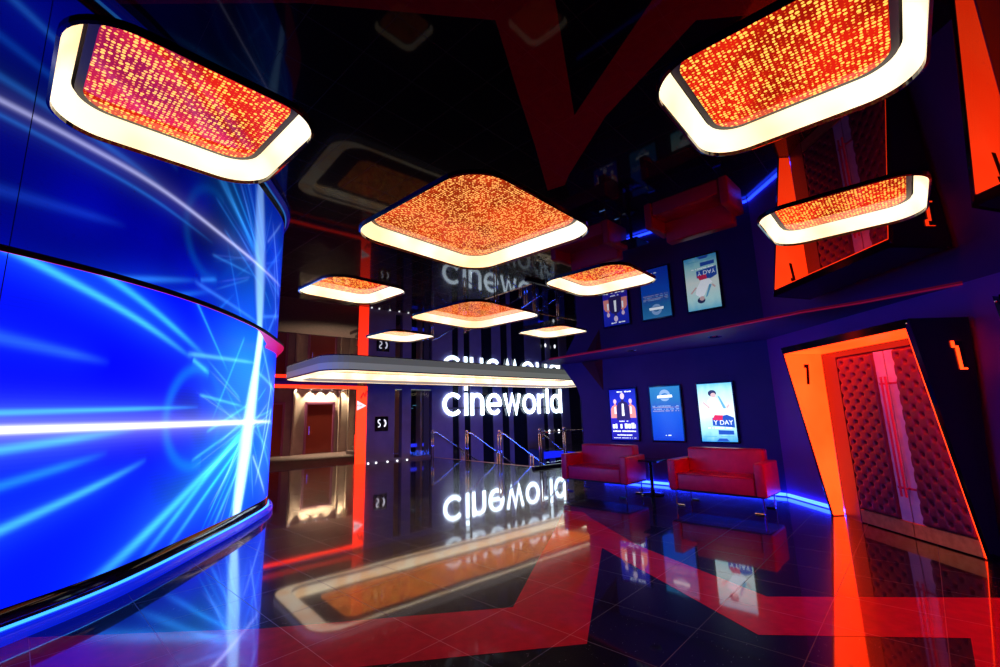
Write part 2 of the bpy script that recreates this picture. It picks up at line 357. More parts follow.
# ------------------------------------------------------------------ sign wall (local x = a, y = b)
SW = empty('wall_back', ab(0, 16.4), TH); struct(SW, 'grey and dark striped wall carrying the sign')
dark = [(8.78, 9.11, .1, 2.8), (9.52, 10.53, .1, 2.8), (11.61, 11.95), (12.26, 12.6), (13.3, 13.96), (14.53, 14.98), (15.25, 16.21), (17.42, 17.76), (18.15, 18.87), (19.55, 20.55)]
x = 7.58
for d in dark:
    z0 = -2.6 if d[0] > 10.6 or x > 10.6 else 0
    bm = bmesh.new(); box(bm, x, d[0], 0, .25, -2.6 if x > 10.4 else 0, H + .02, .008, 1); obj('wall_panel', bm, 'greypurple', SW)
    x = d[1]
bm = bmesh.new(); box(bm, x, 26, 0, .25, -2.6, H + .02, .008, 1); obj('wall_panel', bm, 'greypurple', SW)
for d in dark:
    if len(d) == 4:
        bm = bmesh.new(); box(bm, d[0] - .01, d[1] + .01, .02, .24, d[3], H + .02); box(bm, d[0] - .01, d[1] + .01, .02, .24, 0, d[2]); obj('wall_panel', bm, 'greypurple', SW)
    else:
        bm = bmesh.new(); box(bm, d[0] - .005, d[1] + .005, .05, .2, -2.6, H + .02); obj('wall_glazing', bm, 'darkglass', SW)
for i, d in enumerate(dark[:2]):
    t = empty('window_%d' % (i + 1), ab((d[0] + d[1]) / 2, 16.46), TH); struct(t, ['narrow dark window in the grey wall', 'wide dark window in the grey wall'][i])
    hw = (d[1] - d[0]) / 2
    bm = bmesh.new(); box(bm, -hw, hw, .05, .06, .1, 2.8); obj('pane', bm, 'glass', t)
    bm = bmesh.new(); box(bm, -hw, hw, -.02, .1, 2.765, 2.8); obj('window_head', bm, 'chrome', t)
    bm = bmesh.new(); box(bm, -hw - .05, hw + .05, .7, .75, 0, 2.9); obj('room_back', bm, 'darkglass', t)
    bm = bmesh.new(); box(bm, -hw, hw, .6, .64, .42, .56); obj('light_strip', bm, mat('faint blue strip', (.05, .05, .4), .5, emit=(.02, .03, .9), es=.8), t)
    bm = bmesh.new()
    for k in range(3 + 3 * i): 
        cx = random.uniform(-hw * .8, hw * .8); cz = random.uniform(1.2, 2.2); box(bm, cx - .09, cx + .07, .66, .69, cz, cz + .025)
    obj('painted_reflection', bm, mat('painted cyan reflection', (.05, .2, .3), .5, emit=(.1, .45, .6), es=.35), t)  # faint glowing bars painted in as reflections behind the pane
# crosswall above the alcove portal
bm = bmesh.new(); box(bm, -1, 7.2, 0, .3, 2.88, H + .02); obj('wall_panel', bm, 'purple', SW)

# orange portal frame of the alcove
t = empty('portal_frame', ab(7.38, 16.4), TH, 'orange lit doorway frame of the entrance alcove, post and lintel', 'door frame')
bm = bmesh.new(); box(bm, -.19, .2, -.03, .03, 0, 2.88); obj('post', bm, 'orangebar', t)
bm = bmesh.new(); box(bm, -8.3, -.19, -.03, .02, 2.775, 2.88); obj('lintel', bm, 'orangebar', t)
bm = bmesh.new(); vs = [(-.19, 2.33), (.18, 2.14), (-.19, 1.97)]; vprism(bm, vs, -.045, -.032); fg = obj('arrow_sign', bm, mat('white lit arrow', (.8, .7, .7), .4, emit=(1, .75, .75), es=1.2), t); fg['label'] = 'white triangle arrow sign'
bm = bmesh.new()
for k in range(4): stroke(bm, [(-.19 + k * .055, 2.12), (-.175 + k * .055, 2.18), (-.155 + k * .055, 2.12)], .014, -.052, -.046)
obj('arrow_lettering', bm, 'redframe', fg)
bm = bmesh.new(); stroke(bm, [(-.05, 2.42), (.05, 2.62), (.12, 2.5), (.17, 2.7)], .05, -.04, -.03); obj('crack_emblem', bm, 'maroon', t)

# small black screen on grey wall
t = empty('wall_screen', ab(8.21, 16.4, 1.16), TH, 'small square black screen with white figures on the grey wall left of the windows', 'screen')
bm = bmesh.new(); box(bm, -.27, .27, -.05, -.002, 0, .56, .008); obj('housing', bm, 'gloss', t)
bm = bmesh.new(); stroke(bm, arc(-.11, .38, .05, .06, 40, 250, 8) + arc(-.13, .24, .06, .07, 90, -120, 8), .04, -.056, -.051); stroke(bm, arc(.06, .30, .10, .13, -70, 75, 10), .06, -.056, -.051)
obj('figures', bm, mat('screen white', (.7, .7, .7), .4, emit=(.9, .92, 1.), es=1.), t)
fl0 = None
for i, a in enumerate((7.66, 7.98, 8.45, 8.87, 9.30)):
    o = fl0.copy() if fl0 else None
    if o: COL.objects.link(o)
    else:
        bm = bmesh.new(); lathe(bm, [(.034, 0), (.034, .018), (.024, .03), (.016, .03)], 14); o = fl0 = obj('floor_light', bm, 'whitedot')
    o.location = ab(a, 16.30, .001)
    tag(o, ['small white floor light at the foot of the orange post', 'small white floor light, second from the orange post', 'small white floor light under the black screen', 'small white floor light beneath the narrow window', 'small white floor light farthest right, beside the wide window'][i], 'floor light', 'floor lights along the grey wall')

# ------------------------------------------------------------------ alcove behind the portal (b 16.6 .. 23.4)
AL = empty('wall_alcove', ab(0, 23.4), TH); struct(AL, 'beige back wall of the entrance alcove')
bm = bmesh.new(); box(bm, -1, 10.3, 0, .2, 0, 3.3); obj('wall_panel', bm, 'beige', AL)
for xx in (6.95, 9.25, 9.75):
    bm = bmesh.new(); box(bm, xx, xx + .12, -.14, 0, 0, 3.2, .01); obj('wall_pilaster', bm, 'beige', AL)
bm = bmesh.new(); box(bm, -1, 10.3, -6.85, .0, 3.2, 3.3); obj('alcove_ceiling', bm, 'beige', AL)
bm = bmesh.new(); box(bm, 10.2, 10.3, -6.6, 0, 0, 3.3); obj('side_wall', bm, 'beige', AL)
def alcove_door(num, x0, x1, label):
    t = empty('door_%d' % num, ab((x0 + x1) / 2, 23.39), TH); struct(t, label); hw = (x1 - x0) / 2
    bm = bmesh.new(); box(bm, -hw, -hw + .1, -.09, 0, 0, 2.55); box(bm, hw - .1, hw, -.09, 0, 0, 2.55); box(bm, -hw, hw, -.09, 0, 2.44, 2.55); obj('frame', bm, 'doorframe', t)
    bm = bmesh.new(); box(bm, -hw + .1, hw - .1, -.05, -.01, .04, 2.44); lf = obj('leaf', bm, 'doorwood', t)
    bm = bmesh.new(); tube(bm, [(-hw + .22, -.1, .95), (-hw + .22, -.1, 1.35)], .02, 8); box(bm, -hw + .2, -hw + .24, -.1, -.05, .97, 1.0); box(bm, -hw + .2, -hw + .24, -.1, -.05, 1.3, 1.33); obj('handle', bm, 'chrome', lf)
    return t
alcove_door(1, 7.57, 9.05, 'reddish door with plum frame in the alcove back wall')
alcove_door(2, 5.2, 6.62, 'dark door at the left of the alcove back wall')
dl0 = None
for i, (a, lab) in enumerate(((7.06, 'left of the plum framed door'), (7.8, 'above the left edge of the door'), (8.32, 'above the middle of the door'), (8.85, 'above the right edge of the door'), (9.42, 'right of the plum framed door, by the stairs'))):
    if dl0: o = copy_tree(dl0)
    else:
        o = dl0 = empty('downlight', (0, 0, 0))
        bm = bmesh.new(); lathe(bm, [(.07, -.03), (.07, 0), (.02, 0)], 16); obj('bezel', bm, 'chrome', o)
        bm = bmesh.new(); lathe(bm, [(.045, -.034), (.045, -.031)], 12); obj('bulb', bm, 'whitedot', o)
        ld = bpy.data.lights.new('downlight_beam', 'SPOT'); ld.energy = 230; ld.color = (1, .80, .52); ld.spot_size = R(100); ld.spot_blend = .5; ld.shadow_soft_size = .03
        lo = bpy.data.objects.new('beam', ld); COL.objects.link(lo); lo.parent = o; lo.location = (0, 0, -.06)
    o.location = ab(a, 23.27, 3.2); tag(o, 'recessed warm downlight washing the alcove wall ' + lab, 'downlight', 'downlights of the alcove')
# alcove stairs with rail
t = empty('alcove_stairs', ab(9.0, 20.2), TH, 'short brown flight of steps with thin rail at the right of the alcove', 'stairs')
for k in range(5):
    bm = bmesh.new(); box(bm, .28 * k, 1.15, 0, 1.4, .17 * k, .17 * (k + 1), .01, 1); obj('step', bm, 'greyfloor', t)
bm = bmesh.new(); tube(bm, [(-.25, 0, .95), (1.15, 0, 1.85)], .022, 8); tube(bm, [(-.2, 0, 0), (-.2, 0, .98)], .018, 8); tube(bm, [(.95, 0, .5), (.95, 0, 1.72)], .018, 8); obj('handrail', bm, 'chrome', t)

# ------------------------------------------------------------------ LED video wall
S = [0.]
for i in range(1, len(LED)): S.append(S[-1] + math.hypot(LED[i][0] - LED[i - 1][0], LED[i][1] - LED[i - 1][1]))
import bisect
def on_led(s):
    i = min(max(bisect.bisect(S, s) - 1, 0), len(S) - 2); t = (s - S[i]) / (S[i + 1] - S[i])
    return LED[i][0] + t * (LED[i + 1][0] - LED[i][0]), LED[i][1] + t * (LED[i + 1][1] - LED[i][1])
Z0, Z1 = .27, 3.5
STREAKS = [  # s0,z0,s1,z1,width,taper(0..1),(r,g,b),strength : light trails shown on the screen
    (2.0, 1.65, 8.9, 1.66, .027, 0, (.75, .95, 1.), 2.2), (2.0, 1.73, 6.0, 1.87, .028, .5, (.03, .42, .95), 1.1), (2.5, 1.36, 4.9, 1.62, .042, .3, (.03, .4, .95), 1.1),
    (3.0, .60, 5.1, 1.28, .045, .5, (.04, .42, .9), 1.1), (3.2, 1.08, 4.6, 1.40, .045, .4, (.01, .22, .8), .9), (2.6, 3.42, 5.75, 2.49, .040, .3, (.04, .5, .95), 1.1),
    (3.4, 3.47, 6.05, 2.56, .040, .2, (.03, .48, .95), 1.), (7.72, 1.62, 4.35, .10, .055, 0, (.04, .5, .95), 1.2), (7.3, 1.5, 5.2, .24, .04, 0, (.03, .46, .95), 1.), (7.5, 1.42, 5.6, .2, .035, 0, (.03, .42, .95), .9),
    (7.65, 1.3, 6.6, .16, .03, 0, (.05, .45, .95), .9), (7.8, 1.3, 7.1, .2, .03, 0, (.1, .5, 1.), .8), (5.55, 3.40, 6.74, 2.40, .018, .2, (.02, .36, .9), .9), (5.8, 2.47, 6.22, 2.33, .03, 0, (.05, .5, .9), .9),
    (5.7, 2.53, 7.9, 2.66, .03, .3, (.08, .5, 1.), .8), (6.04, 2.03, 7.4, 1.90, .02, .2, (.06, .5, .95), .8), (6.3, 1.55, 7.9, 2.05, .022, 0, (.04, .45, .95), .8), (6.0, 1.2, 7.9, 1.8, .02, 0, (.04, .4, .95), .8),
    (8.0, 3.0, 8.9, 2.0, .03, 0, (.1, .45, 1.), .8), (8.8, 1.9, 8.1, .6, .03, 0, (.25, .7, 1.), .9), (8.7, 2.4, 8.3, 1.2, .025, 0, (.2, .6, 1.), .8), (8.0, 1.6, 9.0, .7, .03, 0, (.05, .4, 1.), .7),
    (7.9, 2.5, 9.2, 2.2, .03, 0, (.1, .5, 1.), .7), (3.3, 2.43, 4.5, 2.28, .06, .6, (.02, .15, .8), .7), (7.2, 3.0, 6.4, 1.7, .02, 0, (.03, .4, .95), .7), (7.9, 1.1, 8.7, .35, .025, 0, (.3, .7, 1.), .8)]
_r = random.Random(5)
for k in range(34):   # fine spray round the tall beam
    a_ = R(_r.choice([_r.uniform(100, 260), _r.uniform(-75, 75), _r.uniform(200, 260)])); d0_ = _r.uniform(.15, .5); d1_ = d0_ + _r.uniform(.4, 1.5)
    cs_, cz_ = 7.6, 1.65 + _r.uniform(-.2, .2); g_ = _r.uniform(.25, .6)
    STREAKS.append((cs_ + math.cos(a_) * d0_, cz_ + math.sin(a_) * d0_, cs_ + math.cos(a_) * d1_, cz_ + math.sin(a_) * d1_, _r.uniform(.008, .022), .4, (_r.uniform(.0, .15), g_, .9), _r.uniform(.35, .8)))
from mathutils import noise as mn
def led_colour(s, z):
    n1 = mn.noise(Vector((s * .55, z * .9, 3.1))); n2 = mn.noise(Vector((s * 1.6, z * 1.8, 9.))); n3 = mn.noise(Vector((s * .35 + 4, z * .7, 1.)))
    base = .44 + .55 * n1 + .2 * n2
    base = max(.10, min(.95, base + .20 * max(0, (s - 5.5) / 3)))
    r, g, b = .0, .0012 + .012 * max(0, n3), base
    # broad cyan glows where the trails meet
    for cs, cz, ws, wz, k in ((7.25, 2.5, .9, .7, .50), (7.1, 1.0, 1.1, .6, .30), (8.6, 1.4, .6, 1.3, .32), (6.9, 1.7, .6, .4, .12), (5.6, .7, .9, .4, .05)):
        e = math.exp(-((s - cs) / ws) ** 2 - ((z - cz) / wz) ** 2) * k; g += e * .40; b += e * .5; r += e * .02
    # swirl rings
    d = math.hypot((s - 6.0) * 1.0, z - 1.75); e = math.exp(-((d - .62) / .07) ** 2) * .10 * (1 if s < 6.2 else .3); g += e; b += e
    # tall white beam
    cx = 7.42 + .17 * (z - .4) ; wd = .13 + .10 * max(0, math.sin((z - .2) * 1.3)); e = math.exp(-((s - cx) / wd) ** 4); r += 1.3 * e * .62; g += 1.5 * e; b += .9 * e
    e = math.exp(-abs(s - cx) / .45) * .12; g += e; b += e
    for s0, z0, s1, z1, wd, tp, c, k in STREAKS:
        if s < min(s0, s1) - .25 or s > max(s0, s1) + .25: continue
        dx, dz = s1 - s0, z1 - z0; L2 = dx * dx + dz * dz; t = ((s - s0) * dx + (z - z0) * dz) / L2
        if t < -.03 or t > 1.03: continue
        tt = min(1, max(0, t)); dd = math.hypot(s - s0 - tt * dx, z - z0 - tt * dz); ww = wd * (1 - tp * tt * .7)
        f = k * math.exp(-(dd / ww) ** 2) * min(1, (1.03 - t) / .3) * min(1, (t + .03) / .08) + .16 * k * math.exp(-dd / (ww * 3)) * min(1, (1.03 - t) / .3) * min(1, (t + .03) / .08)
        r += c[0] * f; g += c[1] * f * .8; b += c[2] * f * .5
    # faint diode rows
    q = 1 - .10 * (0.5 + .5 * math.sin(z * 260)) 
    return r * q, g * q, b * q * 2.4
vw = empty('video_wall', (-3.95, 5.2, 0), 0, 'tall curved video wall showing blue and white light trails', 'screen')
NS, NZ = 620, 216; s_a, s_b = 0.4, S[-1]
vs = []; cols = []
for j in range(NZ + 1):
    z = Z0 + (Z1 - Z0) * j / NZ
    for i in range(NS + 1):
        s = s_a + (s_b - s_a) * i / NS; x, y = on_led(s); vs.append((x + 3.95, y - 5.2, z)); cols += [*led_colour(s, z), 1.]
fs = [(j * (NS + 1) + i, j * (NS + 1) + i + 1, (j + 1) * (NS + 1) + i + 1, (j + 1) * (NS + 1) + i) for j in range(NZ) for i in range(NS)]
ml = mat('video screen surface', (.002, .002, .006), .5, spec=.08); N, L, b_ = nodes(ml)
at = N.new('ShaderNodeVertexColor'); at.layer_name = 'screen_picture'; L.new(at.outputs['Color'], b_.inputs['Emission Color']); b_.inputs['Emission Strength'].default_value = 1.15
sc = raw('screen_face', vs, fs, ml, vw, True)
ca = sc.data.color_attributes.new('screen_picture', 'FLOAT_COLOR', 'POINT'); ca.data.foreach_set('color', cols)
def off(curve, d): return [(x + 3.95, y - 5.2) for x, y in offset(curve, lambda i: d)]
# cabinet behind, black plinth band, rounded glossy skirting with painted blue glow
prof = [(.0, .27), (.012, .265), (.012, .125)]
def sweep(name, prof, m, par):
    cs = [off(LED, d) for d, z in prof]; n = len(LED); vs = [(p[0], p[1], z) for c, (d, z) in zip(cs, prof) for p in c]
    return raw(name, vs, [(k * n + i, k * n + i + 1, (k + 1) * n + i + 1, (k + 1) * n + i) for k in range(len(prof) - 1) for i in range(n - 1)], m, par, True)
sweep('plinth_band', prof, 'gloss', vw)
M['skirt'] = mat('skirting with painted blue glow', (.02, .07, .75), .2, .2, ior=1.6, emit=(.003, .02, 1.), es=.55)  # blue emission stands in for the screen mirrored in the skirting
M['skirtline'] = mat('pale blue edge light', (.1, .3, .7), .4, emit=(.03, .28, 1.), es=2.2)
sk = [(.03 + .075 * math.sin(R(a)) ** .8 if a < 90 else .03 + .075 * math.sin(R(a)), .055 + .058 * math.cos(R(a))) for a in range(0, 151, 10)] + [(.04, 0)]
sweep('edge_light', [(.012, .132), (.034, .128), (.034, .113)], 'skirtline', vw)
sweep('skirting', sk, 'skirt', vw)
sweep('cabinet', [(-.12, 3.5), (-.12, 0)], 'black', vw)
# panel seams
bm = bmesh.new()
for s in (3.59, 1.9):
    x, y = on_led(s); tube(bm, [(x + 3.95 + .003, y - 5.2, Z0), (x + 3.95 + .003, y - 5.2, Z1)], .0035, 6)
obj('panel_seam', bm, 'black', vw)

# ------------------------------------------------------------------ ceiling lamps
def make_lamp(h, r, big):
    root = empty('ceiling_lamp', (0, 0, 0), 0)
    A_ = rounded(h, h, r, 10); B_ = rounded(h - .05, h - .05, max(.05, r - .05), 10); n = len(A_)
    def loft(name, loops, m, closed=None):
        vs = [(x, y, z) for lp, z in loops for x, y in lp]
        fs = [(k * n + i, k * n + (i + 1) % n, (k + 1) * n + (i + 1) % n, (k + 1) * n + i) for k in range(len(loops) - 1) for i in range(n)]
        return raw(name, vs, fs, m, root, False)
    lip_o = rounded(h + .012, h + .012, r + .012, 10); 
    loft('rim', [(lip_o, .0), (lip_o, -.012), (A_, -.016), (A_, .004)], 'gloss')
    mid = rounded(h - .012, h - .012, r - .01, 10)
    w_ = loft('glowing_wall', [(A_, .004), (mid, .05), (B_, .112)], 'warm')
    for p in w_.data.polygons: p.use_smooth = True
    g = .012; P0 = rounded(h - .05 - g, h - .05 - g, max(.05, r - .05 - g), 10); P1 = rounded(h - .05 - .04, h - .05 - .04, max(.05, r - .08), 10)
    loft('panel_frame', [(P0, .124), (P0, .094), (P1, .090)], 'navyrim')
    vs = [(x, y, .090) for x, y in P1]; raw('dotted_panel', vs, [tuple(range(n))[::-1]], 'dots_l' if big else 'dots_s', root)
    top = rounded(h + .03, h + .03, r + .03, 10); loft('housing', [(lip_o, .0), (top, .005), (top, .18)], 'black'); raw('housing_lid', [(x, y, .18) for x, y in top], [tuple(range(n))], 'black', root)
    return root
protos = {}
llab = ['square ceiling lamp nearest the video wall, upper left, its orange dots tinted magenta', 'square ceiling lamp at upper right, nearest the viewer, sharp orange dots',
        'big orange diamond ceiling lamp in the middle of the hall', 'square ceiling lamp at the right, above the screen one door', 'square ceiling lamp left of the middle diamond, over the alcove post',
        'big diamond ceiling lamp above the canopy, behind the middle one', 'square ceiling lamp in front of the posters, right of the middle diamond', 'small distant ceiling lamp at left, above the canopy',
        'small distant ceiling lamp at right, above the end of the sign']
for i, (cx, cy, h, r, big) in enumerate(LAMPS):
    key = (h, r, big); o = copy_tree(protos[key]) if key in protos else make_lamp(h, r, big); protos.setdefault(key, o)
    o.location = (cx, cy, H); o.rotation_euler = (0, 0, LROT); tag(o, llab[i], 'ceiling lamp', 'square ceiling lamps')

# ------------------------------------------------------------------ long canopy light over the stairs side
cn = empty('canopy_light', ab((CA0 + CA1) / 2, (CB0 + CB1) / 2, H), TH, 'long rounded canopy light in front of the sign with glowing edges and dotted orange underside', 'ceiling light')
hx, hy = (CA1 - CA0) / 2, (CB1 - CB0) / 2
def cl(inset, r): return rounded(hx - inset, hy - inset, max(r, .05), 8)
def cloft(name, loops, m):
    n = len(loops[0][0]); vs = [(x, y, z) for lp, z in loops for x, y in lp]
    return raw(name, vs, [(k * n + i, k * n + (i + 1) % n, (k + 1) * n + (i + 1) % n, (k + 1) * n + i) for k in range(len(loops) - 1) for i in range(n)], m, cn)
def cl3(inset, r, left=0.):
    return rounded(hx - inset - left / 2, hy - inset, max(r, .05), 8, left / 2, 0)
cloft('fascia', [(cl(-.05, .65), 0), (cl(-.05, .65), -.165)], 'fascia')
cloft('rim', [(cl(-.055, .655), -.165), (cl(-.055, .655), -.19), (cl(-.02, .62), -.192)], 'navyrim')
cloft('glowing_underside', [(cl(-.02, .62), -.192), (cl3(.12, .5, .26), -.188)], 'warm')
cloft('inner_fascia', [(cl3(.12, .5, .26), -.188), (cl3(.12, .5, .26), -.1)], 'warmdim')
cloft('glowing_cove', [(cl3(.12, .5, .26), -.1), (cl3(.14, .48, .26), .10), (cl3(.3, .4, .3), .104)], 'warm')
def cl2(i0, i1, ia, r):
    return rounded(hx - ia, hy - (i0 + i1) / 2, max(r, .05), 8, 0, (i0 - i1) / 2)
cloft('panel_frame', [(cl2(.28, .28, .42, .3), .102), (cl2(.28, .28, .42, .3), .082), (cl2(1.02, .50, 1.1, .25), .08)], 'navyrim')
lp = cl2(1.02, .50, 1.1, .25); raw('dotted_panel', [(x, y, .08) for x, y in lp], [tuple(range(len(lp)))[::-1]], 'dots_c', cn)

# ------------------------------------------------------------------ sign
sg = empty('wall_sign', ab(11.14, 16.4, 1.67), TH, 'large white lit lettering sign on the dark striped wall under the canopy', 'sign')
XH, ASC, WD = 1.0, 1.28, .15      # x height, ascender, stroke
def bowl(cx, a0=0, a1=360, rx=.40): return arc(cx, XH / 2, rx, XH / 2 - WD / 2, a0, a1, 26)
h2 = WD / 2
letters = []
def L_c(x): return [(bowl(x + .40, 42, 318), False)], .84
def L_i(x): return [([(x + h2, 0), (x + h2, XH)], False), ([(x + h2, XH + .12), (x + h2, ASC + .02)], False)], .17
def L_n(x): return [([(x + h2, 0), (x + h2, XH)], False), ([(x + h2, XH * .55)] + arc(x + .345, XH - h2 - .28, .265, .28, 175, 0, 12) + [(x + .61, 0)], False)], .70
def L_e(x): return [([(x + .08, XH * .47), (x + .74, XH * .47)] + arc(x + .42, XH / 2, .345, XH / 2 - h2, 0, 318, 26), False)], .84
def L_w(x): return [([(x + .06, XH), (x + .28, .06), (x + .50, XH * .92), (x + .72, .06), (x + .94, XH)], False)], 1.0
def L_o(x): return [(bowl(x + .42, 0, 346, .345) , True)], .84
def L_r(x): return [([(x + h2, 0), (x + h2, XH)], False), ([(x + h2, XH * .5)] + arc(x + .36, XH - h2 - .26, .28, .26, 178, 80, 8), False)], .44
def L_l(x): return [([(x + h2, 0), (x + h2, ASC)], False)], .17
def L_d(x): return [(arc(x + .38, XH / 2, .31, XH / 2 - h2, 0, 346, 26), True), ([(x + .70, 0), (x + .70, ASC)], False)], .79
seq = [('c', L_c), ('i', L_i), ('n', L_n), ('e', L_e), ('w', L_w), ('o', L_o), ('r', L_r), ('l', L_l), ('d', L_d)]
tot = 0; gaps = .135
for ch, f in seq: tot += f(0)[1] + gaps
tot -= gaps; kx = 7.68 / tot; x = 0
M['halo'] = mat('dark letter back', (.05, .06, .1), .5)
for ch, f in seq:
    st, adv = f(x); bm = bmesh.new()
    for pts, closed in st: stroke(bm, [(p[0] * kx, p[1]) for p in pts], WD * (1.08 if ch != 'w' else 1.), -.07, -.03, closed)
    o = obj('letter', bm, 'white_sign', sg); o['label'] = 'letter ' + ch
    x += adv + gaps
bm = bmesh.new()
box(bm, .1, 7.5, -.03, 0, .3, .36)
obj('mounting_rail', bm, 'halo', sg)

# ------------------------------------------------------------------ stairs going down and their rails
t = empty('staircase', ab(10.55, 9.98, 0), TH, 'dark staircase going down in front of the striped wall', 'stairs')
for k in range(14):
    bm = bmesh.new(); box(bm, .3 * k + .0, .3 * k + .31, .02, 6.36, -.18 * (k + 1) - .12, -.18 * (k + 1) + (.0 if k else 0), .006, 1); obj('step', bm, 'stone', t)
bm = bmesh.new(); box(bm, -.05, .03, .02, 6.36, -.1, .004); obj('nosing', bm, 'brass', t)
bm = bmesh.new(); box(bm, 0, 3.8, 0, .05, -.62, -.22); o = obj('added_stair_glow', bm, mat('added stair blue glow', (.1, .2, .7), .5, emit=(.03, .10, 1.), es=30.)); o.location = ab(11.6, 10.0); o.rotation_euler = (0, 0, TH); tag(o, 'hidden blue glow strip added on the stairwell side to light the striped wall', 'light strip')  # unseen strip, added to wash the striped wall with blue
bm = bmesh.new(); box(bm, 0, 6.3, 0, .06, -.62, -.28); o = obj('landing_light_strip', bm, mat('landing blue strip', (.05, .05, .5), .5, emit=(.01, .02, 1.), es=.8)); o.location = ab(17.25, 16.3); o.rotation_euler = (0, 0, TH); tag(o, 'broad blue light strip low on the striped wall, seen through the glass balustrade', 'light strip')
def make_rail(first=True):
    root = empty('stair_rail', (0, 0, 0))
    sl = -.62
    pts = [(-.05, 0, 1.02), (.1, 0, 1.02), (.25, 0, .98)] + [(.25 + k * .5, 0, .98 + sl * k * .5) for k in range(1, 9)]
    bm = bmesh.new(); tube(bm, pts, .028, 10); obj('handrail', bm, 'chrome', root, True)
    for px in (0., 1.55, 3.1):
        z1 = 1.0 if px == 0 else .98 + sl * (px - .25) - .02; z0 = 0 if px == 0 else sl * px - .1
        bm = bmesh.new(); tube(bm, [(px, -.07, z0), (px, -.07, z1)], .022, 8); tube(bm, [(px, .07, z0), (px, .07, z1)], .022, 8); tube(bm, [(px, -.08, z1 - .05), (px, .08, z1 - .05)], .018, 8)
        p = obj('post', bm, 'chrome', root, True)
        bm = bmesh.new(); ball(bm, (px, 0, z1 + (.08 if px == 0 else .03)), .055 if px == 0 else .04); obj('ball_cap', bm, 'chrome', p, True)
    return root
rl = make_rail()
for i, (b, lab) in enumerate(((16.2, 'chrome stair rail fixed beside the striped wall, leftmost'), (13.84, 'chrome stair rail second from the left, under the i and n of the sign'), (11.96, 'chrome stair rail third from the left, under the w of the sign'))):
    o = rl if i == 0 else copy_tree(rl); o.location = ab(10.42, b); o.rotation_euler = (0, 0, TH); tag(o, lab, 'handrail', 'chrome rails of the staircase')
bl = empty('balustrade', ab(10.3, 9.9), TH, 'glass balustrade with chrome posts behind the left red sofa', 'balustrade')
bm = bmesh.new(); box(bm, -.35, 4.6, -.07, .07, 0, .085, .01, 1); obj('base_rail', bm, 'navyrim', bl)
bm = bmesh.new(); tube(bm, [(0, 0, 1.08), (4.6, 0, 1.08)], .024, 10); obj('handrail', bm, 'chrome', bl, True)
bm = bmesh.new(); tube(bm, [(.05, .05, 1.0), (.3, .05, .95), (4.2, .05, -1.4)], .026, 10); obj('stair_handrail', bm, 'chrome', bl, True)
for px in (0, 1.15, 2.3, 3.45):
    bm = bmesh.new()
    for s_ in (-.045, .045): tube(bm, [(px + s_, 0, .08), (px + s_, 0, 1.05)], .024, 8)
    p = obj('post', bm, 'chrome', bl, True); bm = bmesh.new(); ball(bm, (px, 0, 1.15), .06); obj('ball_cap', bm, 'chrome', p, True)
    bm = bmesh.new(); box(bm, px + .12, px + 1.03, -.006, .006, .16, .98, .002, 1); obj('glass_panel', bm, 'glass', bl)
for k, (px, pz) in enumerate(((1.5, .2), (2.6, .2))): pass
bs = None
# two small white wall lights seen through the balustrade
for i, (a, lab) in enumerate(((17.65, 'left'), (18.4, 'right'))):
    if bs: o = bs.copy(); COL.objects.link(o)
    else:
        bm = bmesh.new(); lathe(bm, [(.02, -.10), (.05, -.06), (.055, .02), (.035, .08), (.01, .10)], 14); o = bs = obj('wall_lamp', bm, 'whitedot')
    o.location = ab(a, 16.28, .72); tag(o, 'small white wall lamp seen through the balustrade, %s of the pair' % lab, 'wall lamp', 'small wall lamps behind the balustrade')

# ------------------------------------------------------------------ sofas and table (front line x+y = 11.35)
def make_sofa():
    W, D = 1.58, .80; root = empty('sofa', (0, 0, 0))
    bm = bmesh.new(); box(bm, .16, W - .16, .02, .58, .27, .555, .035, 3); s = obj('seat', bm, 'leather', root, True)
    bm = bmesh.new(); box(bm, .02, W - .02, .02, D - .02, .255, .285, .006, 1); obj('base_frame', bm, 'black', root)
    bm = bmesh.new(); box(bm, .145, W - .145, .56, D, .28, .965, .035, 3)
    for v in bm.verts: v.co.y += .05 * max(0, v.co.z - .5)
    obj('backrest', bm, 'leather', root, True)
    for x0 in (0, W - .155):
        bm = bmesh.new(); box(bm, x0, x0 + .155, 0, D - .02, .27, .785, .025, 3); obj('armrest', bm, 'leather', root, True)
    bm = bmesh.new(); tube(bm, [(.165, .015, .545), (W - .165, .015, .545)], .006, 6); obj('piping', bm, 'leather', s, True)
    for lx, ly, sx in ((.09, .09, 1), (W - .09, .09, -1), (.09, D - .1, 1), (W - .09, D - .1, -1)):
        bm = bmesh.new(); tube(bm, [(lx, ly, .26), (lx, ly, .03), (lx + .0 * sx, ly, .014), (lx + .03 * sx, ly, .012), (lx + .14 * sx, ly, .012)], .013, 8); obj('leg', bm, 'chrome', root, True)
    for c in root.children:
        for p in c.data.polygons: p.use_smooth = True
        if hasattr(c.data, 'set_sharp_from_angle'): c.data.set_sharp_from_angle(angle=R(40))
    return root
sf1 = make_sofa(); sf1.location = (2.95, 8.40, 0); sf1.rotation_euler = (0, 0, R(-45)); tag(sf1, 'red leather two seat sofa under the pale blue poster, right of the table', 'sofa', 'red leather sofas')
sf2 = copy_tree(sf1); sf2.location = (1.25, 10.10, 0); tag(sf2, 'red leather two seat sofa beside the balustrade, left of the table', 'sofa', 'red leather sofas')
t = empty('side_table', (2.98, 9.42, 0), R(-45), 'small black pedestal table between the two red sofas', 'table')
bm = bmesh.new(); box(bm, -.27, .27, -.27, .27, .66, .69, .01, 2); obj('table_top', bm, 'gloss', t)
bm = bmesh.new(); lathe(bm, [(.04, .05), (.035, .1), (.035, .62), (.07, .66)], 18); obj('pole', bm, 'gloss', t, True)
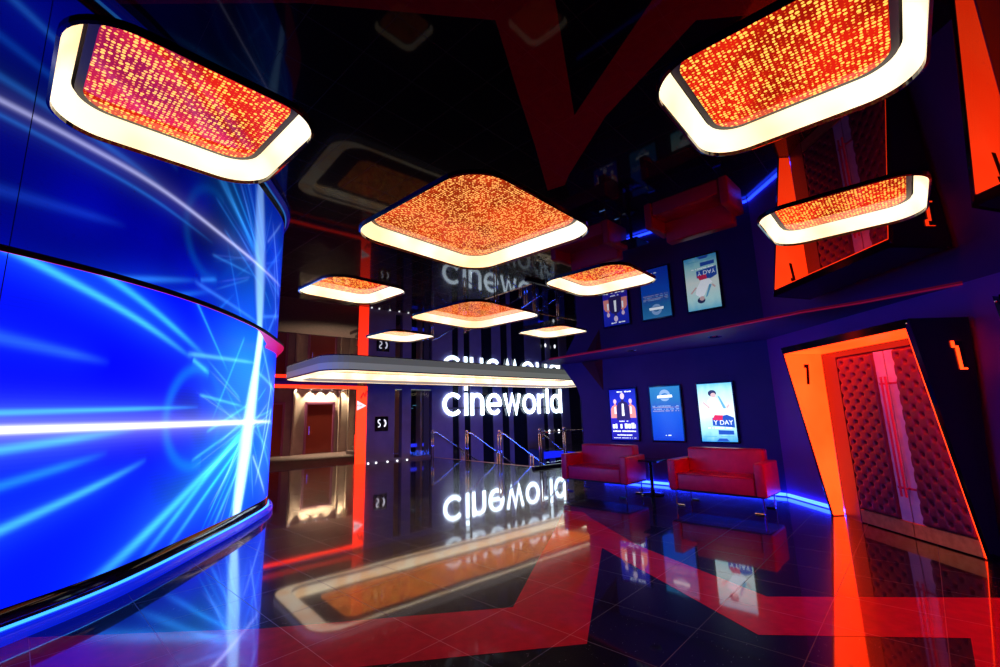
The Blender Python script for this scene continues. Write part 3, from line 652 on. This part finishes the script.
bm = bmesh.new(); lathe(bm, [(.21, 0), (.21, .02), (.05, .045), (.04, .06)], 28); obj('base', bm, 'gloss', t)

# ------------------------------------------------------------------ posters
def emi(name, c, k=1.): return mat(name, tuple(x * .5 for x in c), .35, emit=c, es=k)
def grad(name, stops, k=1., nz=None):
    m = mat(name, (.05, .05, .1), .15, ior=1.5); N, L, b = nodes(m); tc = N.new('ShaderNodeTexCoord'); sp = N.new('ShaderNodeSeparateXYZ'); L.new(tc.outputs['Generated'], sp.inputs[0])
    r = N.new('ShaderNodeValToRGB'); cr_ = r.color_ramp
    while len(cr_.elements) < len(stops): cr_.elements.new(.5)
    for e, (p, c) in zip(cr_.elements, stops): e.position = p; e.color = (*c, 1)
    n = N.new('ShaderNodeTexNoise'); n.inputs['Scale'].default_value = 5; n.inputs['Detail'].default_value = 5; L.new(tc.outputs['Generated'], n.inputs['Vector'])
    a = N.new('ShaderNodeMath'); a.operation = 'MULTIPLY_ADD'; L.new(n.outputs['Fac'], a.inputs[0]); a.inputs[1].default_value = .22; 
    s2 = N.new('ShaderNodeMath'); s2.operation = 'SUBTRACT'; L.new(sp.outputs['Z'], s2.inputs[0]); s2.inputs[1].default_value = .11; L.new(s2.outputs[0], a.inputs[2])
    L.new(a.outputs[0], r.inputs['Fac']); L.new(r.outputs['Color'], b.inputs['Emission Color']); b.inputs['Emission Strength'].default_value = k
    return m
def make_poster(cx, label, face):
    cy = 14.08 - cx; root = empty('poster_lightbox', (cx, cy, .955), R(-45), label, 'poster', 'lit posters on the blue wall')
    bm = bmesh.new(); box(bm, -.385, .385, -.045, .005, 0, 1.27, .008, 2); obj('housing', bm, 'gloss', root)
    bm = bmesh.new(); box(bm, -.352, .352, -.050, -.046, .035, 1.235); return root, obj('poster_sheet', bm, face, root)
def shape(par, pts, m, lay=1, name='figure'):
    bm = bmesh.new(); vprism(bm, pts, -.0502 - .0012 * lay, -.0500 - .0012 * (lay - 1)); return obj(name, bm, m, par)
def textline(par, x0, x1, z, h, m, n=14, lay=3, name='text_line'):
    bm = bmesh.new(); x = x0; rnd = random.Random(int(z * 1000))
    while x < x1:
        w_ = rnd.uniform(.5, 1.3) * (x1 - x0) / n; w_ = min(w_, x1 - x); 
        if rnd.random() > .18: box(bm, x, x + w_ * .8, -.0548, -.0535, z, z + h * rnd.uniform(.75, 1.))
        x += w_
    return obj(name, bm, m, par)
W_ = emi('poster white print', (.85, .92, 1.), 1.5)
def person_shape(cx, z0, s):
    head = arc(cx, z0 + .50 * s, .055 * s, .07 * s, -60, 240, 14)
    return [(cx - .16 * s, z0), (cx - .15 * s, z0 + .28 * s), (cx - .10 * s, z0 + .36 * s), (cx - .03 * s, z0 + .39 * s)][::1] + list(reversed(head)) + [(cx + .03 * s, z0 + .39 * s), (cx + .10 * s, z0 + .36 * s), (cx + .15 * s, z0 + .28 * s), (cx + .16 * s, z0)]
# poster one: three figures on blue, big white title
rt, sh = make_poster(2.98, 'lit blue film poster with three figures above the left red sofa', grad('poster blue sheet', [(0, (.02, .02, .45)), (.35, (.03, .02, .6)), (.7, (.02, .04, .8)), (1, (.01, .02, .5))], .9))
skin = emi('poster pale face', (.75, .6, .85), 1.2); suit = emi('poster navy suit', (.03, .02, .12), 1.); pnk = emi('poster orange flare', (1, .35, .3), 1.)
for cx, z0, s_, ms in ((-.21, .55, .80, pnk), (.21, .55, .80, pnk), (0, .50, 1.15, suit)):
    f = shape(sh, person_shape(cx, z0, s_), ms, 2 if cx == 0 else 1)
    shape(f, arc(cx, z0 + .50 * s_, .05 * s_, .068 * s_, 0, 350, 14), skin, 3, 'face')
    shape(f, [(cx - .03 * s_, z0 + .1), (cx + .03 * s_, z0 + .1), (cx + .022 * s_, z0 + .34 * s_), (cx - .02 * s_, z0 + .34 * s_)], W_, 3, 'shirt')
textline(sh, -.28, .28, 1.165, .03, W_, 9); textline(sh, -.31, .31, .30, .13, W_, 8, name='title_line'); textline(sh, -.12, .12, .46, .025, W_, 6); textline(sh, -.31, .31, .22, .035, W_, 16); textline(sh, -.2, .2, .13, .03, W_, 10); textline(sh, -.3, .3, .07, .015, W_, 22)
# poster two: blue sea, pale crowd line, pale crest
rt, sh = make_poster(3.745, 'lit blue sea poster with pale crest, the middle of the three', grad('poster sea sheet', [(0, (.0, .05, .75)), (.5, (.0, .10, .8)), (.62, (.02, .12, .6)), (.8, (.02, .22, .6)), (1, (.03, .27, .62))], .85))
pale = emi('poster pale foam', (.3, .5, .85), 1.)
cr_ = shape(sh, arc(0, 1.04, .13, .13, 10, 170, 16) + arc(0, 1.02, .09, .07, 170, 10, 12), pale, 1, 'crest')
shape(sh, [(-.18, .98), (.18, .99), (.17, 1.05), (-.17, 1.04)], W_, 2, 'crest_bar'); shape(sh, arc(0, .97, .1, .06, 180, 360, 10), pale, 1, 'crest')
for k, z in enumerate((.68, .72, .76, .79)): textline(sh, -.31, .31, z, .022, pale if k % 2 else emi('poster surf print', (.5, .45, .7), .8), 18, name='surf_line')
textline(sh, -.09, .08, .14, .022, W_, 5)
# poster three: pale teal sheet, figure in white and red, dark block with title
rt, sh = make_poster(4.52, 'bright pale blue poster with a dancing figure, the right of the three', grad('poster pale sheet', [(0, (.05, .35, .75)), (.18, (.35, .75, .85)), (.5, (.85, .95, .95)), (.8, (.55, .9, .95)), (1, (.15, .55, .8))], 1.25))
hair = emi('poster dark hair', (.03, .04, .12), 1.); navy = emi('poster navy block', (.02, .10, .55), 1.); red = emi('poster red cloth', (.8, .03, .12), 1.); flesh = emi('poster flesh', (.85, .6, .6), 1.); lb = emi('poster pale denim', (.15, .5, .8), 1.)
shape(sh, [(-.10, .36), (.33, .32), (.33, .52), (.2, .58), (-.10, .52)], navy, 1, 'title_block'); shape(sh, [(0, .18), (.3, .18), (.3, .26), (0, .27)], navy, 1, 'title_block'); shape(sh, [(-.05, .04), (.2, .04), (.15, .10), (0, .10)], navy, 1, 'title_block')
shape(sh, [(-.16, .88), (-.05, .98), (.03, .92), (.12, .74), (.22, .66), (.16, .58), (.0, .56), (-.08, .68), (-.13, .76)], W_, 2, 'torso'); shape(sh, [(-.10, .48), (.10, .46), (.12, .57), (-.04, .58)], red, 3, 'red_cloth')
shape(sh, arc(-.05, 1.03, .085, .07, 0, 350, 14), hair, 3, 'hair'); shape(sh, arc(-.03, .99, .055, .05, 0, 350, 14), flesh, 4, 'face')
shape(sh, [(-.27, .84), (-.24, .86), (-.12, .74), (-.14, .71)], flesh, 3, 'arm'); shape(sh, [(.05, .98), (.09, .96), (.2, .72), (.15, .70)], lb, 2, 'sleeve'); shape(sh, [(.2, .74), (.26, .80), (.28, .77), (.22, .70)], flesh, 3, 'arm')
cu = bpy.data.curves.new('title', 'FONT'); cu.body = 'Y DAY'; cu.size = .13; cu.extrude = .0008; cu.align_x = 'CENTER'
tmp = bpy.data.objects.new('tmp', cu); COL.objects.link(tmp); dg = bpy.context.evaluated_depsgraph_get(); me = bpy.data.meshes.new_from_object(tmp.evaluated_get(dg)); bpy.data.objects.remove(tmp)
me.transform(Matrix.Translation((.115, -.0555, .38)) @ Matrix.Rotation(R(90), 4, 'X')); me.materials.clear(); link('title_text', me, W_, sh)
textline(sh, -.2, .3, .30, .03, W_, 16); textline(sh, -.3, .3, .13, .02, emi('poster teal print', (.1, .5, .7), 1.), 24)
# soffit downlights, switched off
d0 = None
for i, ((x, y), lab) in enumerate((((2.94, 9.93), 'above the first poster'), ((4.02, 8.27), 'above the pale poster'))):
    if d0: o = copy_tree(d0)
    else:
        o = d0 = empty('soffit_spot', (0, 0, 0)); bm = bmesh.new(); lathe(bm, [(.11, -.012), (.125, 0), (.05, 0)], 24); obj('bezel', bm, 'chrome', o)
        bm = bmesh.new(); lathe(bm, [(.085, -.014), (.085, -.012)], 20); obj('lens', bm, 'gloss', o)
    o.location = (x, y, H - .012); tag(o, 'round unlit spot in the soffit ' + lab, 'spotlight', 'unlit soffit spots')

# ------------------------------------------------------------------ screen door portals
def digit_one(bm, org, ux, uz, nn, s, grow=0., d0=.0, d1=.01):
    g = grow; pts = [(-.33 - g, .62 - g), (-.33 - g, .98 + g), (.30 + g, .98 + g), (.30 + g, -1. - g), (-.06 - g, -1. - g), (-.06 - g, .62 - g)]
    a = [bm.verts.new(org + ux * (p[0] * s) + uz * (p[1] * s) + nn * d0) for p in pts]; b = [bm.verts.new(org + ux * (p[0] * s) + uz * (p[1] * s) + nn * d1) for p in pts]
    bm.faces.new(a); bm.faces.new(b[::-1])
    for i in range(len(pts)):
        j = (i + 1) % len(pts); bm.faces.new((a[i], b[i], b[j], a[j]))
def tuft(y0, y1, z0, z1, x, lean=0):
    ny, nz = int((y1 - y0) / .0125), int((z1 - z0) / .0125); vs = []; pitch = .19
    for j in range(nz + 1):
        for i in range(ny + 1):
            y = y0 + (y1 - y0) * i / ny; z = z0 + (z1 - z0) * j / nz
            u = (y / pitch + z / pitch); v = (y / pitch - z / pitch)
            du, dv = abs(u - round(u)), abs(v - round(v))
            d = math.hypot(du, dv); crease = min(du, dv)
            hgt = .052 * (1 - math.exp(-(d / .17) ** 2)) * (.88 + .12 * (1 - math.exp(-(crease / .08))))
            e = min(y - y0, y1 - y, z - z0, z1 - z); hgt *= min(1, e / .03 + .15)
            vs.append((x - hgt, y, z))
    return vs, [(j * (ny + 1) + i, j * (ny + 1) + i + 1, (j + 1) * (ny + 1) + i + 1, (j + 1) * (ny + 1) + i) for j in range(nz) for i in range(ny)]
def make_portal():
    """local origin = (5.1, 6.1, 0)"""
    O = Vector((5.1, 6.1, 0)); V3 = lambda *p: Vector(p) - O
    root = empty('screen_portal', (0, 0, 0))
    fTL, fBL, fTR, fBR = V3(4.45, 7.0, 2.48), V3(5.02, 7.25, 0), V3(4.48, 4.87, 2.48), V3(5.10, 5.12, 0)
    bTL, bBL, bTR, bBR = V3(5.19, 7.22, 2.49), V3(5.19, 7.25, 0), V3(5.19, 4.93, 2.49), V3(5.19, 5.12, 0)
    up = Vector((0, 0, .10)); lf = Vector((0, .05, 0)); rg = Vector((0, -.05, 0)); bk = Vector((.02, 0, 0)); fr = Vector((-.02, 0, 0))
    bm = bmesh.new(); hexa(bm, [fTL, fBL, bBL, bTL], [fTL + lf + up, fBL + lf, bBL + lf + bk, bTL + lf + up + bk]); jl = obj('left_jamb', bm, 'gloss', root)
    bm = bmesh.new(); hexa(bm, [fTR, fBR, bBR, bTR], [fTR + rg + up, fBR + rg, bBR + rg + bk, bTR + rg + up + bk]); jr = obj('right_jamb', bm, 'gloss', root)
    bm = bmesh.new(); hexa(bm, [fTL, fTR, bTR, bTL], [fTL + up, fTR + up, bTR + up, bTL + up]); tp = obj('head', bm, 'gloss', root)
    def skin_(q, n_, m, name, par, ins=.012):
        c = sum(q, Vector()) / 4; qq = [c + (p - c) * (1 - ins) for p in q]
        bm = bmesh.new(); hexa(bm, [p + n_ * .003 for p in qq], [p + n_ * .012 for p in qq]); return obj(name, bm, m, par)
    skin_([fTL, fBL, bBL, bTL], Vector((0, -1, 0)), 'orange', 'light_panel', jl); skin_([fTR, fBR, bBR, bTR], Vector((0, 1, 0)), 'orange', 'light_panel', jr); skin_([fTL, fTR, bTR, bTL], Vector((0, 0, -1)), 'orange', 'light_panel', tp)
    # digits
    ux = Vector((.92, .28, 0)).normalized(); uz = Vector((.08, -.02, 1)).normalized(); bm = bmesh.new(); digit_one(bm, V3(4.835, 7.115, 2.16), ux, uz, Vector((0, -1, 0)), .16, 0, .016, .022); dd = obj('number_one', bm, 'black', jl); dd['label'] = 'black number 1'
    q0, q1, q2 = fTR + rg + up, bTR + rg + up, fBR + rg
    e1 = (q1 - q0).normalized(); dn = ((q2 - q0).normalized() * .5 + ((bBR + rg) - q1).normalized() * .5).normalized(); nn = e1.cross(dn); nn = nn if nn.y < 0 else -nn; nn.normalize()
    og = q0 + e1 * .50 + dn * .42 + nn * .012
    bm = bmesh.new(); digit_one(bm, og, e1, -dn, nn, .15, .07, -.02, .004); dd = obj('number_one', bm, 'orange', jr); dd['label'] = 'orange edge of the number 1'
    bm = bmesh.new(); digit_one(bm, og + e1 * .016 - dn * .01, e1, -dn, nn, .15, .01, .004, .0055); obj('number_face', bm, 'black', dd)
    # corner studs
    bm = bmesh.new()
    for p in (fTL + up * .5 + lf * .5, fTR + up * .5 + rg * .5): ball(bm, p, .014)
    obj('stud', bm, 'chrome', tp)
    # red frame between jamb and door
    bm = bmesh.new()
    hexa(bm, [V3(5.185, 7.215, 0), V3(5.185, 7.215, 2.485), V3(5.10, 6.80, 2.38), V3(5.10, 6.80, 0)], [V3(5.21, 7.215, 0), V3(5.21, 7.215, 2.485), V3(5.16, 6.78, 2.38), V3(5.16, 6.78, 0)])
    hexa(bm, [V3(5.185, 7.215, 2.485), V3(5.185, 4.94, 2.485), V3(5.10, 5.10, 2.38), V3(5.10, 6.80, 2.38)], [V3(5.21, 7.215, 2.485), V3(5.21, 4.94, 2.485), V3(5.16, 5.1, 2.38), V3(5.16, 6.78, 2.38)])
    hexa(bm, [V3(5.185, 4.94, 2.485), V3(5.185, 5.11, 0), V3(5.10, 5.16, 0), V3(5.10, 5.14, 2.38)], [V3(5.21, 4.94, 2.485), V3(5.21, 5.11, 0), V3(5.16, 5.16, 0), V3(5.16, 5.14, 2.38)])
    obj('door_frame', bm, 'redframe', root)
    for k, (y0, y1) in enumerate(((5.965, 6.79), (5.15, 5.955))):
        dr = bpy.data.objects.new('padded_door', None); COL.objects.link(dr); dr.parent = root
        bmd = bmesh.new(); box(bmd, .03, .07, y0 - 6.1, y1 - 6.1, .012, 2.375); d_ = obj('door_leaf', bmd, 'maroon', root)
        bpy.data.objects.remove(dr)
        pa, pb = (6.115, 6.78) if k == 0 else (5.16, 5.815)
        vs, fs = tuft(pa - 6.1, pb - 6.1, .19, 2.365, .03); raw('tufted_pad', vs, fs, 'pad', d_, True)
        ca_, cb_ = (5.967, 6.125) if k == 0 else (5.80, 5.953)
        bm = bmesh.new(); box(bm, .015, .03, ca_ - 6.1, cb_ - 6.1, .19, 2.365, .003, 1); obj('push_plate', bm, 'plate', d_)
        bm = bmesh.new(); box(bm, .0, .03, y0 - 6.1, y1 - 6.1, .014, .188, .003, 1); obj('kick_plate', bm, 'brass', d_)
        hy_ = (5.995 if k == 0 else 5.925) - 6.1
        bm = bmesh.new(); tube(bm, [(-.045, hy_, .50), (-.045, hy_, 2.02)], .013, 10)
        for zz in (.6, 1.93): tube(bm, [(-.045, hy_, zz), (.016, hy_, zz)], .009, 8); box(bm, .008, .016, hy_ - (.1 if k else .02), hy_ + (.02 if k else .1), zz - .014, zz + .014)
        obj('pull_handle', bm, 'handle', d_)
    return root
pt = make_portal(); pt.location = (5.1, 6.1, 0); tag(pt, 'leaning black portal with orange lit reveal and tufted doors of screen 1', 'doorway', 'screen portals')
p2 = copy_tree(pt); p2.location = (5.03, 2.92, 0); tag(p2, 'second leaning portal with orange reveal, cut by the right edge of the photo', 'doorway', 'screen portals')
